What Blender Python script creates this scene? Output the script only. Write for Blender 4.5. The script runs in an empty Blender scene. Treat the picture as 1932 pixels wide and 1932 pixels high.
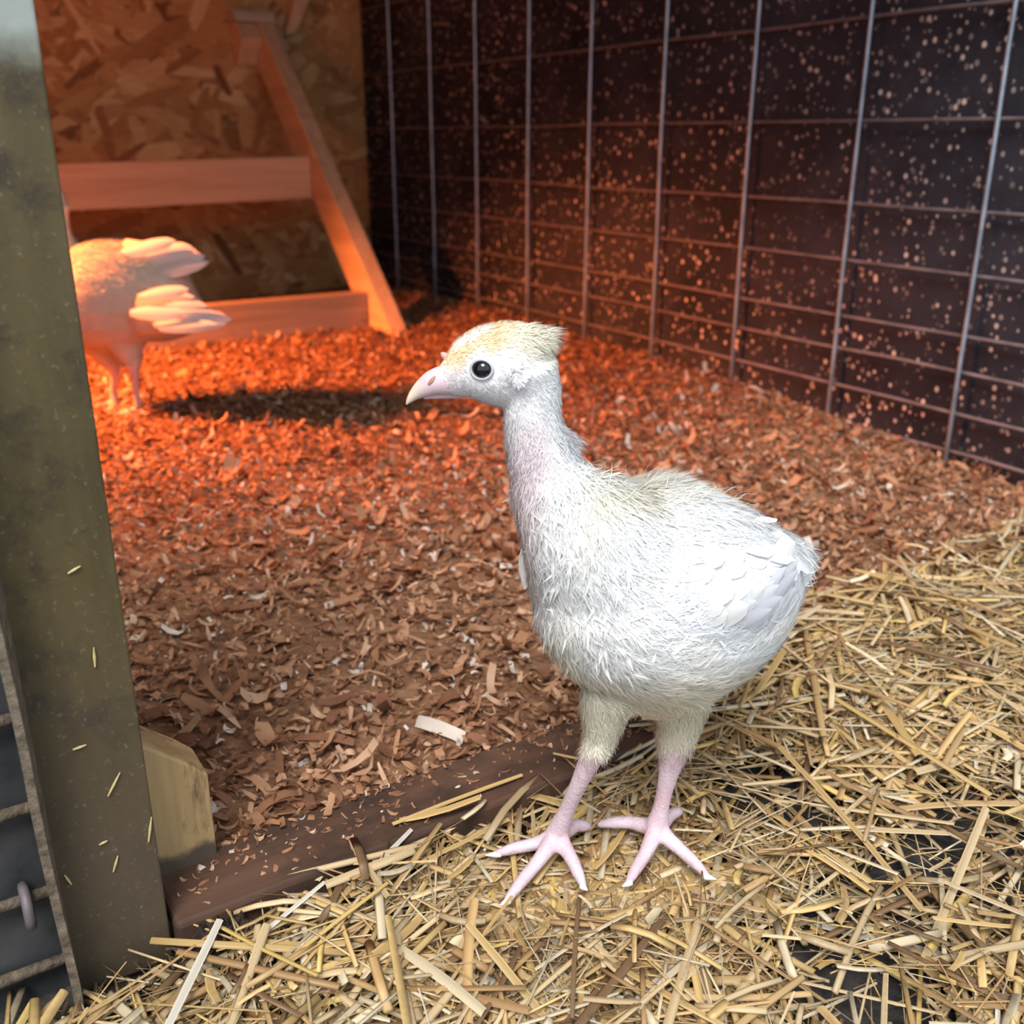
import bpy, math, random
import numpy as np
from mathutils import Vector
from mathutils.bvhtree import BVHTree

random.seed(7); rng = np.random.default_rng(7)
scene = bpy.context.scene
col = scene.collection

# ------------------------------------------------------------------ camera
# pen axes: X along the back wall (to the right), Y along the right wall (away), Z up, metres
F_PX, PITCH, YAW = 1916.0, math.atan(705.5 / 1916.0), math.radians(32.3)
CAM = np.array([0.0, 0.0, 0.40])
cd = bpy.data.cameras.new('camera'); cam = bpy.data.objects.new('camera', cd); col.objects.link(cam)
cam.location = CAM; cam.rotation_euler = (math.pi / 2 - PITCH, 0, -YAW)
cd.sensor_width = 36.0; cd.lens = 36.0 * F_PX / 1932.0; cd.clip_start = 0.02
cd.dof.use_dof = True; cd.dof.focus_distance = 0.55; cd.dof.aperture_fstop = 9.5
scene.camera = cam
# ------------------------------------------------------------------ light
w = bpy.data.worlds.new('sky'); scene.world = w; w.use_nodes = True
bg = w.node_tree.nodes['Background']; bg.inputs[0].default_value = (0.80, 0.90, 1.0, 1); bg.inputs[1].default_value = 0.80
sd = bpy.data.lights.new('sun', 'SUN'); sd.energy = 2.7; sd.angle = math.radians(28); sd.color = (1.0, 0.97, 0.93)
sun = bpy.data.objects.new('sun', sd); col.objects.link(sun)
sun.rotation_euler = Vector((0.40, 0.42, -0.82)).to_track_quat('-Z', 'Y').to_euler()
hd = bpy.data.lights.new('heat_lamp', 'SPOT'); hd.energy = 265.0; hd.color = (1.0, 0.23, 0.06)
hd.spot_size = math.radians(80); hd.spot_blend = 1.0; hd.shadow_soft_size = 0.045
heat = bpy.data.objects.new('heat_lamp', hd); col.objects.link(heat)
heat.location = (-0.34, 1.83, 0.72)
heat.rotation_euler = (Vector((0.30, 1.64, 0.0)) - heat.location).to_track_quat('-Z', 'Y').to_euler()
ld = bpy.data.lights.new('heat_lamp_spill', 'POINT'); ld.energy = 3.3; ld.color = (1.0, 0.26, 0.07); ld.shadow_soft_size = 0.04
spill = bpy.data.objects.new('heat_lamp_spill', ld); col.objects.link(spill); spill.location = (-0.18, 1.76, 0.66)
scene.view_settings.view_transform = 'Standard'; scene.view_settings.look = 'None'
scene.view_settings.gamma = 1.0; scene.view_settings.use_curve_mapping = False
scene.view_settings.exposure = 0.70

# ------------------------------------------------------------------ layout helpers
fwd = np.array([math.sin(YAW) * math.cos(PITCH), math.cos(YAW) * math.cos(PITCH), -math.sin(PITCH)])
rt = np.array([math.cos(YAW), -math.sin(YAW), 0.0]); upv = np.cross(rt, fwd)
nh = np.array([math.sin(YAW), math.cos(YAW), 0.0])          # level direction of view
def ray(x, y): return fwd * F_PX + rt * (x - 966.0) + upv * (966.0 - y)
def on_dist(x, y, d): r = ray(x, y); return CAM + r * (d / (r @ nh))
def on_z(x, y, z): r = ray(x, y); return CAM + r * ((z - CAM[2]) / r[2])
def project(P):
    Q = np.asarray(P) - CAM; d = Q @ fwd
    return 966 + F_PX * (Q @ rt) / d, 966 - F_PX * (Q @ upv) / d, d
def sstep(a, b, x):
    t = np.clip((x - a) / (b - a), 0, 1); return t * t * (3 - 2 * t)

def tag(o, label=None, cat=None, group=None, kind=None):
    if label: o['label'] = label
    if cat: o['category'] = cat
    if group: o['group'] = group
    if kind: o['kind'] = kind
    return o
def empty(name, loc=(0, 0, 0)):
    o = bpy.data.objects.new(name, None); col.objects.link(o); o.location = loc; o.empty_display_size = 0.02
    return o
def parent_to(o, p):
    o.parent = p
    if p is not None:
        o.matrix_parent_inverse = Vector_mat(p)
def Vector_mat(p):
    from mathutils import Matrix
    m = Matrix.Translation(p.location)
    q = p.parent
    if q is not None: m = Matrix.Translation(q.location) @ m if q.type == 'EMPTY' and p.type != 'MESH' else Matrix()
    return m.inverted()

class MB:
    def __init__(s): s.v = []; s.f = []; s.c = []
    def add(s, vs, fs, c=None):
        b = len(s.v); s.v.extend([tuple(map(float, x)) for x in vs]); s.f.extend([tuple(i + b for i in f) for f in fs])
        s.c.extend([c] * len(vs) if c is None or len(c) == 3 and not hasattr(c[0], '__len__') else list(c))
    def box(s, a, b, c=None):
        x0, y0, z0 = a; x1, y1, z1 = b
        s.add([(x0,y0,z0),(x1,y0,z0),(x1,y1,z0),(x0,y1,z0),(x0,y0,z1),(x1,y0,z1),(x1,y1,z1),(x0,y1,z1)],
              [(0,3,2,1),(4,5,6,7),(0,1,5,4),(1,2,6,5),(2,3,7,6),(3,0,4,7)], c)
    def prism(s, base, off, c=None):
        n = len(base); base = [np.array(p, float) for p in base]; off = np.array(off, float)
        s.add(base + [p + off for p in base], [tuple(range(n - 1, -1, -1)), tuple(range(n, 2 * n))] +
              [(i, (i + 1) % n, n + (i + 1) % n, n + i) for i in range(n)], c)
    def tube(s, pts, rad, n=12, flat=None, fdir=None, cap=True, c=None):
        pts = [np.array(p, float) for p in pts]; m = len(pts)
        T = [pts[min(i + 1, m - 1)] - pts[max(i - 1, 0)] for i in range(m)]; T = [t / (np.linalg.norm(t) + 1e-12) for t in T]
        a = np.array([0, 0, 1.0]) if abs(T[0][2]) < 0.9 else np.array([1.0, 0, 0])
        e = np.cross(T[0], a); e /= np.linalg.norm(e); V = []; Fc = []
        for i in range(m):
            e = e - T[i] * (e @ T[i]); e /= np.linalg.norm(e); g = np.cross(T[i], e)
            for k in range(n):
                t = 2 * math.pi * k / n; o = rad[i] * (math.cos(t) * e + math.sin(t) * g)
                if flat is not None:
                    fl = flat[i] if hasattr(flat, '__len__') else flat
                    o = o - (1 - fl) * (o @ fdir) * fdir
                V.append(pts[i] + o)
        for i in range(m - 1):
            for k in range(n):
                Fc.append((i*n+k, i*n+(k+1) % n, (i+1)*n+(k+1) % n, (i+1)*n+k))
        if cap:
            V.append(pts[0] - T[0] * rad[0] * 0.6); V.append(pts[-1] + T[-1] * rad[-1] * 0.6); b = m * n
            for k in range(n):
                Fc.append(((k+1) % n, k, b)); Fc.append(((m-1)*n+k, (m-1)*n+(k+1) % n, b + 1))
        s.add(V, Fc, c)
    def build(s, name, mat, parent=None, smooth=False, bevel=0.0):
        me = bpy.data.meshes.new(name); me.from_pydata(s.v, [], s.f); me.update()
        if s.c and s.c[0] is not None:
            at = me.color_attributes.new('Col', 'FLOAT_COLOR', 'POINT')
            cc = np.ones((len(s.v), 4), np.float32); cc[:, :3] = np.array(s.c, np.float32); at.data.foreach_set('color', cc.ravel())
        return link_mesh(name, me, mat, parent, smooth, bevel)
def link_mesh(name, me, mat, parent=None, smooth=False, bevel=0.0):
    if mat is not None and not me.materials: me.materials.append(mat)
    if smooth: me.polygons.foreach_set('use_smooth', np.ones(len(me.polygons), bool))
    o = bpy.data.objects.new(name, me); col.objects.link(o)
    if parent is not None: parent_to(o, parent)
    if bevel > 0:
        b = o.modifiers.new('bevel', 'BEVEL'); b.width = bevel; b.segments = 2; b.limit_method = 'ANGLE'
    return o

def spline(rows, k=6):
    """Catmull-Rom through rows (each an array), k steps per span."""
    R = np.array(rows, float); out = []
    for i in range(len(R) - 1):
        p0, p1, p2, p3 = R[max(i-1, 0)], R[i], R[i+1], R[min(i+2, len(R)-1)]
        for j in range(k):
            t = j / k
            out.append(0.5*((2*p1)+(-p0+p2)*t+(2*p0-5*p1+4*p2-p3)*t*t+(-p0+3*p1-3*p2+p3)*t**3))
    out.append(R[-1]); return np.array(out)

# ------------------------------------------------------------------ materials
class NT:
    def __init__(s, name, rough=0.7, spec=0.3):
        s.m = bpy.data.materials.new(name); s.m.use_nodes = True; s.t = s.m.node_tree
        s.b = s.t.nodes['Principled BSDF']; s.b.inputs['Roughness'].default_value = rough
        s.b.inputs['Specular IOR Level'].default_value = spec
        s.co = s.n('ShaderNodeTexCoord')
    def n(s, typ, **kw):
        o = s.t.nodes.new(typ)
        for k, v in kw.items(): setattr(o, k, v)
        return o
    def l(s, a, b): s.t.links.new(a, b)
    def mapping(s, scale=(1,1,1), rot=(0,0,0), src='Object'):
        m = s.n('ShaderNodeMapping'); m.inputs['Scale'].default_value = scale; m.inputs['Rotation'].default_value = rot
        s.l(s.co.outputs[src], m.inputs['Vector']); return m.outputs[0]
    def noise(s, vec, scale, detail=4, rough=0.55, dist=0):
        o = s.n('ShaderNodeTexNoise'); o.inputs['Scale'].default_value = scale; o.inputs['Detail'].default_value = detail
        o.inputs['Roughness'].default_value = rough; o.inputs['Distortion'].default_value = dist
        if vec is not None: s.l(vec, o.inputs['Vector'])
        return o.outputs['Fac']
    def ramp(s, fac, stops, interp='LINEAR'):
        r = s.n('ShaderNodeValToRGB'); r.color_ramp.interpolation = interp; e = r.color_ramp.elements
        while len(e) < len(stops): e.new(0.5)
        for i, (p, c) in enumerate(stops):
            e[i].position = p; e[i].color = (*c, 1) if hasattr(c, '__len__') else (c, c, c, 1)
        s.l(fac, r.inputs[0]); return r.outputs[0]
    def mix(s, fac, a, b, mode='MIX'):
        m = s.n('ShaderNodeMix', data_type='RGBA', blend_type=mode)
        for sock, v in ((m.inputs[0], fac), (m.inputs[6], a), (m.inputs[7], b)):
            if isinstance(v, (int, float)): sock.default_value = v
            elif isinstance(v, tuple): sock.default_value = (*v, 1)
            else: s.l(v, sock)
        return m.outputs[2]
    def math(s, op, a, b=None):
        m = s.n('ShaderNodeMath', operation=op)
        for i, v in enumerate((a, b)):
            if v is None: continue
            if isinstance(v, (int, float)): m.inputs[i].default_value = v
            else: s.l(v, m.inputs[i])
        return m.outputs[0]
    def color(s, c):
        if isinstance(c, tuple): s.b.inputs['Base Color'].default_value = (*c, 1)
        else: s.l(c, s.b.inputs['Base Color'])
    def bump(s, h, strength=0.3, dist=0.002):
        b = s.n('ShaderNodeBump'); b.inputs['Strength'].default_value = strength; b.inputs['Distance'].default_value = dist
        s.l(h, b.inputs['Height']); s.l(b.outputs[0], s.b.inputs['Normal'])
    def attr(s, name='Col'):
        a = s.n('ShaderNodeAttribute', attribute_name=name); return a.outputs['Color']
    def island(s):
        return s.n('ShaderNodeNewGeometry').outputs['Random Per Island']

def mat_black():
    k = NT('black_sheet', 0.78, 0.22); v = k.mapping()
    base = k.ramp(k.noise(v, 7, 5), [(0.3, (0.009, 0.010, 0.015)), (0.7, (0.026, 0.025, 0.034))])
    dust_sheen = k.ramp(k.noise(v, 3.2, 6, 0.7), [(0.42, 0.0), (0.75, 0.6)])
    c = k.mix(dust_sheen, base, (0.072, 0.068, 0.088))  # dust patches tinted bluish, with the sky's sheen painted into their colour
    for sc, lo, hi, den, cc in ((70, 0.18, 0.25, 0.30, (0.78, 0.64, 0.56)), (120, 0.22, 0.30, 0.25, (0.60, 0.49, 0.44)), (38, 0.09, 0.13, 0.45, (0.85, 0.72, 0.64))):
        vo = k.n('ShaderNodeTexVoronoi'); vo.inputs['Scale'].default_value = sc; k.l(k.mapping((1, 1, 0.85)), vo.inputs['Vector'])
        dot = k.ramp(vo.outputs['Distance'], [(lo, 1.0), (hi, 0.0)])
        pick = k.n('ShaderNodeSeparateColor'); k.l(vo.outputs['Color'], pick.inputs[0])
        on = k.math('GREATER_THAN', pick.outputs[0], den)
        reg = k.ramp(k.noise(v, 5.0, 3), [(0.30, 0.15), (0.55, 1.0)])
        c = k.mix(k.math('MULTIPLY', k.math('MULTIPLY', dot, on), k.math('MULTIPLY', reg, pick.outputs[1])), c, cc)
    k.color(c); k.bump(k.noise(v, 60, 3), 0.15, 0.002)
    return k.m
def mat_wire(name, a, b, rough=0.4, metal=0.6):
    k = NT(name, rough, 0.5); v = k.mapping()
    k.color(k.ramp(k.noise(v, 35, 4), [(0.35, a), (0.65, b)])); k.b.inputs['Metallic'].default_value = metal
    return k.m
def mat_osb():
    k = NT('osb_strand', 0.75, 0.25); isl = k.island()
    c = k.ramp(isl, [(0.0, (0.22, 0.09, 0.035)), (0.10, (0.42, 0.20, 0.075)), (0.5, (0.55, 0.29, 0.11)), (0.85, (0.64, 0.38, 0.16)), (1.0, (0.78, 0.54, 0.27))])
    g = k.ramp(k.noise(k.mapping((30, 30, 160)), 1.0, 4), [(0.3, 0.72), (0.7, 1.0)])
    k.color(k.mix(1.0, c, g, 'MULTIPLY')); k.bump(k.noise(k.mapping((20, 20, 200)), 1.0, 3), 0.3, 0.001)
    return k.m
def mat_wood(name, light, dark, axis=0, dirt=None, dscale=9, dpos=(0.5, 0.7), rough=0.7):
    k = NT(name, rough, 0.25); sc = [42, 42, 42]; sc[axis] = 2.2; v = k.mapping(tuple(sc))
    c = k.ramp(k.noise(v, 1.0, 5, 0.6, 0.6), [(0.28, dark), (0.62, light)])
    if dirt is not None:
        d = k.ramp(k.noise(k.mapping(), dscale, 6, 0.65), [(dpos[0], 0.0), (dpos[1], 1.0)]); c = k.mix(d, c, dirt)
    k.color(c); k.bump(k.noise(v, 2.0, 4), 0.35, 0.001)
    return k.m
def mat_attr(name, rough=0.65, spec=0.3, grain=True, transl=0.0, var=0.25):
    k = NT(name, rough, spec); c = k.attr()
    if grain:
        g = k.ramp(k.noise(k.mapping(), 260, 3), [(0.3, 1 - var), (0.7, 1.0)]); c = k.mix(1.0, c, g, 'MULTIPLY')
    k.color(c)
    if transl > 0:
        t = k.n('ShaderNodeBsdfTranslucent'); k.l(c, t.inputs[0]); mx = k.n('ShaderNodeMixShader'); mx.inputs[0].default_value = transl
        out = k.t.nodes['Material Output']; k.l(k.b.outputs[0], mx.inputs[1]); k.l(t.outputs[0], mx.inputs[2]); k.l(mx.outputs[0], out.inputs[0])
    return k.m
def mat_skin():
    k = NT('poult_skin', 0.5, 0.35); k.color(k.mix(1.0, k.attr(), k.ramp(k.noise(k.mapping(), 220, 3), [(0.3, 0.88), (0.7, 1.0)]), 'MULTIPLY'))
    vo = k.n('ShaderNodeTexVoronoi'); vo.inputs['Scale'].default_value = 520; k.l(k.mapping(), vo.inputs['Vector']); k.bump(vo.outputs['Distance'], 0.35, 0.0008)
    return k.m
def mat_noise(name, a, b, scale, rough=0.85, spec=0.2, bump=0.5, bdist=0.004, detail=6):
    k = NT(name, rough, spec); v = k.mapping(); n = k.noise(v, scale, detail, 0.65)
    k.color(k.ramp(n, [(0.32, a), (0.68, b)])); k.bump(k.noise(v, scale * 1.7, detail), bump, bdist)
    return k.m
def mat_post():
    k = NT('weathered_post', 0.55, 0.35); v = k.mapping((1, 1, 1))
    c = k.ramp(k.noise(k.mapping((26, 26, 5)), 1.0, 6, 0.6), [(0.3, (0.050, 0.037, 0.014)), (0.7, (0.122, 0.090, 0.036))])
    blot = k.ramp(k.noise(v, 22, 6, 0.7), [(0.50, 0.0), (0.62, 0.8)]); c = k.mix(blot, c, (0.035, 0.026, 0.016))
    sx = k.n('ShaderNodeSeparateXYZ'); k.l(k.co.outputs['Object'], sx.inputs[0])
    hz = k.math('ADD', sx.outputs[2], k.math('MULTIPLY', k.noise(v, 30, 4), 0.05))
    low = k.ramp(hz, [(0.10, 0.75), (0.24, 0.0)]); c = k.mix(low, c, (0.075, 0.056, 0.040))        # muck splashed on the foot of the post
    top = k.ramp(hz, [(0.447, 0.0), (0.465, 1.0)]); c = k.mix(top, c, (0.30, 0.33, 0.30))           # bare galvanised end
    sp = k.ramp(k.noise(v, 260, 3, 0.7), [(0.60, 0.0), (0.72, 0.32)]); c = k.mix(sp, c, (0.30, 0.25, 0.17))
    k.color(c); k.bump(k.noise(v, 130, 4), 0.25, 0.001)
    return k.m

def mat_stub():
    k = NT('soiled_stub', 0.75, 0.2); v = k.mapping((60, 60, 4))
    c = k.ramp(k.noise(v, 1.0, 5, 0.6, 0.5), [(0.28, (0.30, 0.19, 0.085)), (0.62, (0.48, 0.33, 0.165))])
    c = k.mix(k.ramp(k.noise(k.mapping((60, 60, 16)), 1.0, 5, 0.65), [(0.56, 0.0), (0.68, 0.85)]), c, (0.11, 0.07, 0.045))
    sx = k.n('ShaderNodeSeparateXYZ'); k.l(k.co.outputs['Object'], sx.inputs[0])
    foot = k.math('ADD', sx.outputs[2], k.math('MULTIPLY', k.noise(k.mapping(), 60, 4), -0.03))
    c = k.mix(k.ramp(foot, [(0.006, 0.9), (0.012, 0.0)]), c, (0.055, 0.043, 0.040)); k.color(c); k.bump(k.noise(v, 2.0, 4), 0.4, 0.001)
    return k.m
M = dict(
    black=mat_black(), wire=mat_wire('galvanised_wire', (0.30, 0.36, 0.44), (0.46, 0.53, 0.62)),
    wire_dusty=mat_wire('dusty_wire', (0.11, 0.095, 0.10), (0.20, 0.17, 0.18), 0.6, 0.2),
    osb=mat_osb(), osb_base=mat_noise('osb_base', (0.20, 0.11, 0.05), (0.34, 0.20, 0.10), 30),
    pine=mat_wood('pine', (0.66, 0.48, 0.30), (0.50, 0.33, 0.19), 1), pine_x=mat_wood('pine_board', (0.62, 0.44, 0.28), (0.46, 0.30, 0.18), 0),
    pine_dirty=mat_wood('soiled_board', (0.42, 0.30, 0.21), (0.27, 0.19, 0.13), 0, (0.07, 0.055, 0.045), 11, (0.58, 0.66)),
    grey_wood=mat_wood('greyed_wood', (0.46, 0.42, 0.33), (0.33, 0.30, 0.24), 0),
    sill=mat_wood('sill_wood', (0.115, 0.060, 0.038), (0.055, 0.030, 0.020), 0, (0.030, 0.020, 0.015), 16, (0.45, 0.7)),
    stub=mat_stub(),
    post=mat_post(), rod=mat_noise('crusted_edge', (0.07, 0.055, 0.04), (0.19, 0.15, 0.11), 120),
    mat=mat_noise('rubber_mat', (0.012, 0.012, 0.014), (0.055, 0.047, 0.042), 90, 0.6, 0.4, 0.6, 0.003),
    soil=mat_noise('litter_soil', (0.13, 0.065, 0.035), (0.30, 0.16, 0.09), 75, 0.95, 0.1, 0.8, 0.008),
    muck=mat_noise('dark_muck', (0.018, 0.013, 0.010), (0.085, 0.062, 0.047), 110, 0.9, 0.2, 1.0, 0.01),
    straw=mat_attr('straw', 0.45, 0.4, True, 0.12, 0.22), shav=mat_attr('shaving', 0.75, 0.2, True, 0.15, 0.2),
    skin=mat_skin(), fluff=mat_attr('down', 0.8, 0.1, False, 0.14),
    feather=mat_attr('feather', 0.65, 0.2, False, 0.3),
    slate=mat_noise('dusty_black_sheet', (0.020, 0.022, 0.025), (0.060, 0.060, 0.062), 25, 0.55, 0.4, 0.1),
    outer=mat_noise('barn_board', (0.20, 0.15, 0.10), (0.30, 0.23, 0.16), 12),
)
def simple(name, c, rough, spec=0.5, sss=0):
    k = NT(name, rough, spec); n = k.noise(k.mapping(), 300, 2); k.color(k.ramp(n, [(0.3, tuple(x * 0.92 for x in c)), (0.7, c)])); return k.m
M['beak'] = mat_attr('beak_horn', 0.38, 0.45, True, 0.0, 0.10); M['snood'] = simple('snood_skin', (0.56, 0.34, 0.31), 0.6); M['eye'] = simple('eye_black', (0.006, 0.005, 0.006), 0.06, 0.7)
M['lid'] = simple('eyelid', (0.50, 0.48, 0.54), 0.6); M['nostril'] = simple('nostril', (0.42, 0.20, 0.16), 0.6)
M['claw'] = simple('claw', (0.90, 0.80, 0.80), 0.4); M['ear'] = simple('ear_down', (0.93, 0.90, 0.90), 0.8); M['speck'] = simple('dried_crumb', (0.36, 0.28, 0.18), 0.9)

# ------------------------------------------------------------------ the pen
XR, YB, XL, ZC = 1.192, 2.60, -0.62, 1.15
def slab(name, a, b, mat, **kw):
    m = MB(); m.box(a, b); o = m.build(name, mat, **kw); o['kind'] = 'structure'; return o
def height_grid(name, x0, x1, y0, y1, step, fn, mat):
    nx, ny = int((x1-x0)/step)+1, int((y1-y0)/step)+1
    xs, ys = np.linspace(x0, x1, nx), np.linspace(y0, y1, ny); Xg, Yg = np.meshgrid(xs, ys); Zg = fn(Xg, Yg)
    me = bpy.data.meshes.new(name); idx = np.arange(nx*ny).reshape(ny, nx)
    f = np.stack([idx[:-1,:-1], idx[:-1,1:], idx[1:,1:], idx[1:,:-1]], -1).reshape(-1, 4)
    me.from_pydata(np.stack([Xg, Yg, Zg], -1).reshape(-1, 3).tolist(), [], f.tolist()); me.update()
    return link_mesh(name, me, mat, None, True)
waves = [(rng.uniform(3, 16), rng.uniform(0, 6.28), rng.uniform(0, 6.28)) for _ in range(14)]
def rumple(x, y, amp):
    z = 0
    for k, a, ph in waves: z = z + np.sin(k*(x*math.cos(a)+y*math.sin(a))+ph) * (4.0/(k+3))
    return amp * z / 3.0
def pen_h(x, y):
    z = 0.004 + 0.012 * sstep(0.5, 0.75, y) + rumple(x, y, 0.007)
    z = z + 0.016 * np.exp(-((x-1.18)/0.14)**2) * sstep(0.95, 1.25, y) - 0.03 * sstep(1.05, 0.6, y) * sstep(0.95, 1.18, x)
    return z
def yard_h(x, y):
    return -0.016 + rumple(x, y, 0.003)
def straw_h(x, y):
    z = -0.010 + rumple(x*1.4, y*1.4, 0.004)
    z = z + 0.016 * sstep(0.40, 0.75, x) * sstep(0.30, 0.44, y) + 0.008 * sstep(0.41, 0.45, y) * sstep(0.12, 0.25, x)
    return z
fl = height_grid('floor', XL, XR, 0.47, YB, 0.012, pen_h, M['soil']); fl['kind'] = 'structure'
fo = height_grid('floor', -1.6, 2.6, -2.2, 0.485, 0.02, yard_h, M['mat']); fo['kind'] = 'structure'
slab('wall_right', (XR, 0.43, -0.06), (XR + 0.02, YB + 0.02, ZC), M['black'])
slab('unseen_wall_left', (XL - 0.02, 0.43, -0.06), (XL, YB + 0.02, ZC), M['outer'])  # out of view, added with the roof slab to darken the pen
slab('unseen_ceiling', (XL - 0.02, 0.47, ZC), (XR + 0.02, YB + 0.02, ZC + 0.02), M['outer'])  # out of view, added to hold sky and sun off the pen floor
wb = slab('wall_back', (XL, YB, -0.06), (XR + 0.02, YB + 0.02, ZC), M['osb_base'])
m = MB()
for i in range(2600):                                                  # strands pressed into the board
    L, W = random.uniform(0.06, 0.17), random.uniform(0.014, 0.042)
    a = random.gauss(0, 0.75); cx, cz = random.uniform(-0.3, XR), random.uniform(-0.05, 0.95)
    pts = []
    for (u, q) in ((-.5, -.3), (-.25, -.5), (.3, -.48), (.5, -.1), (.42, .4), (-.1, .52), (-.46, .35)):
        u = u*L*random.uniform(.85, 1.1); q = q*W*random.uniform(.75, 1.15)
        x, z = cx+u*math.cos(a)-q*math.sin(a), cz+u*math.sin(a)+q*math.cos(a)
        pts.append((min(x, XR - 0.001), YB - 0.0004 - i*7e-7, z))
    m.add(pts, [tuple(range(len(pts)))])
st = m.build('strand', M['osb'], wb); st['kind'] = 'stuff'

# welded wire panel against the black sheet
ROWS = [0.86, 0.70, 0.549, 0.422, 0.315, 0.238, 0.162, 0.115, 0.061, 0.0094]
STAYS = [0.783 + 0.2035 * i for i in range(-1, 9)]
XP = 1.180
wp = tag(empty('wire_panel', (XP, 1.5, 0)), 'galvanised welded wire panel against the black speckled right wall', 'wire panel')
for y in STAYS:
    m = MB(); P = [(XP - 0.004 + random.uniform(-.001, .001), y, z) for z in np.linspace(-0.01, 1.0, 9)]
    m.tube(P, [0.0029]*9, 8); m.build('stay_wire', M['wire'], wp, True)
for z in ROWS:
    m = MB(); P = [(XP + 0.002, y, z + random.uniform(-.0015, .0015)) for y in np.linspace(0.46, 2.575, 16)]
    m.tube(P, [0.0026]*16, 8); m.build('line_wire', M['wire_dusty'], wp, True)

# front-left panel beside the post
slab('wall_front', (-0.55, 0.474, -0.03), (0.040, 0.484, 0.60), M['slate'])
gp = tag(empty('wire_panel', (-0.2, 0.464, 0)), 'short wire panel over black sheet at the foot of the front post', 'wire panel')
for z in (0.006, 0.049, 0.099, 0.148, 0.20, 0.27, 0.35, 0.45):
    m = MB(); m.tube([(-0.5, 0.468, z), (-0.2, 0.468, z + .001), (0.030, 0.468, z)], [0.0032]*3, 8); m.build('line_wire', M['rod'], gp, True)
for x in (-0.45, -0.25, -0.06):
    m = MB(); m.tube([(x, 0.463, -0.01), (x, 0.463, 0.55)], [0.0032]*2, 8); m.build('stay_wire', M['rod'], gp, True)
m = MB(); c0 = np.array([0.013, 0.461, 0.049])
m.tube([c0 + (0, .010, .006), c0 + (0, .002, .0075), c0 + (0, -.003, .003), c0 + (0, -.004, -.004), c0 + (0, -.002, -.010)], [0.0026]*5, 8)
m.build('staple', M['wire_dusty'], gp, True)

# the post: a folded steel channel
po = tag(empty('channel_post', (0.05, 0.458, 0)), 'grimy olive grey steel channel post standing at the left of the doorway', 'post')
m = MB(); m.box((0.0265, 0.458, -0.012), (0.0755, 0.462, 0.75)); m.build('face_plate', M['post'], po, bevel=0.0012)
m = MB(); m.box((0.0715, 0.4622, -0.012), (0.0755, 0.484, 0.75)); m.build('rear_flange', M['post'], po, bevel=0.0008)
m = MB()
zs = np.linspace(-0.014, 0.75, 30); V = []; Fc = []
for i, z in enumerate(zs):                                             # the near lip, bent out of true and crusted along its edge
    lean = 0.010 * (z / 0.3); j = random.uniform(-.0006, .0006)
    for (x, y) in ((0.0235 + j, 0.4375 + j), (0.0275 + j, 0.4370), (0.0285, 0.4575), (0.0255, 0.4590)):
        V.append((x - lean * (0.46 - y) / 0.022 * 0.55, y, z))
for i in range(len(zs) - 1):
    for k in range(4): Fc.append((i*4+k, i*4+(k+1) % 4, (i+1)*4+(k+1) % 4, (i+1)*4+k))
Fc.append((3, 2, 1, 0)); Fc.append(tuple(len(V) - 4 + k for k in range(4)))
m.add(V, Fc); m.build('near_lip', M['rod'], po)

# threshold board and the stub of timber behind the post
m = MB(); m.box((0.078, 0.453, -0.018), (XR - 0.012, 0.508, 0.0125))
tag(m.build('threshold_board', M['sill'], None, bevel=0.003), 'dark brown muddy threshold board across the pen doorway under straw', 'board')
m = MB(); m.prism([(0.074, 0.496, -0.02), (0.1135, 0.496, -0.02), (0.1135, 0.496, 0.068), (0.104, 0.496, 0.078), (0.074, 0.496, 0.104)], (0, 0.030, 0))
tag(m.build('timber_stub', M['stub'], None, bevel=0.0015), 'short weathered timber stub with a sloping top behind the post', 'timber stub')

# ladder roost leaning on the back wall
ro = tag(empty('ladder_roost', (0.6, 2.0, 0)), 'pine ladder roost leaning against the back wall', 'roost')
def rail(x0, x1, name='side_rail', y0=1.865, z0=-0.005, t0=0.0, t1=0.995, off=0.0, depth=0.089, mat='pine'):
    d = np.array([0, 0.719, 0.695]); d /= np.linalg.norm(d); q = np.array([0, d[2], -d[1]])
    a = np.array([0, y0, z0]) + d*t0 + q*off; b = np.array([0, y0, z0]) + d*t1 + q*off
    m = MB(); m.prism([(x0, *a[1:]), (x0, *b[1:]), (x0, *(b + q*depth)[1:]), (x0, *(a + q*depth)[1:])], (x1 - x0, 0, 0))
    return m.build(name, M[mat], ro, bevel=0.002)
rail(0.905, 0.943); rail(-0.14, -0.102)
def rung(y, z0, z1, dz=0.0, mat='pine_x', y2=None):
    m = MB(); m.prism([(-0.10, y, z0 - dz), (0.904, y, z0), (0.904, y, z1), (-0.10, y, z1 - dz)], (0, 0.038, 0)); m.build('rung', M[mat], ro, bevel=0.002)
rung(2.000, 0.004, 0.094, 0.0, 'pine_dirty'); rung(2.275, 0.272, 0.362, 0.018)
rail(0.855, 0.904, 'cleat', t0=0.905, t1=1.03, off=0.012, depth=0.075)
rail(0.9445, 0.9745, 'cleat', t0=0.905, t1=0.985, off=0.030, depth=0.045)
m = MB(); m.prism([(0.845, 2.535, 0.655), (0.945, 2.535, 0.655), (0.945, 2.535, 0.678), (0.845, 2.535, 0.678)], (0, 0.06, 0)); m.build('cap', M['grey_wood'], ro, bevel=0.002)
m = MB(); m.prism([(0.975, 2.56, 0.63), (1.005, 2.56, 0.64), (1.055, 2.56, 0.74), (1.015, 2.56, 0.74)], (0, 0.036, 0)); m.build('brace', M['pine'], ro, bevel=0.002)

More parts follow.
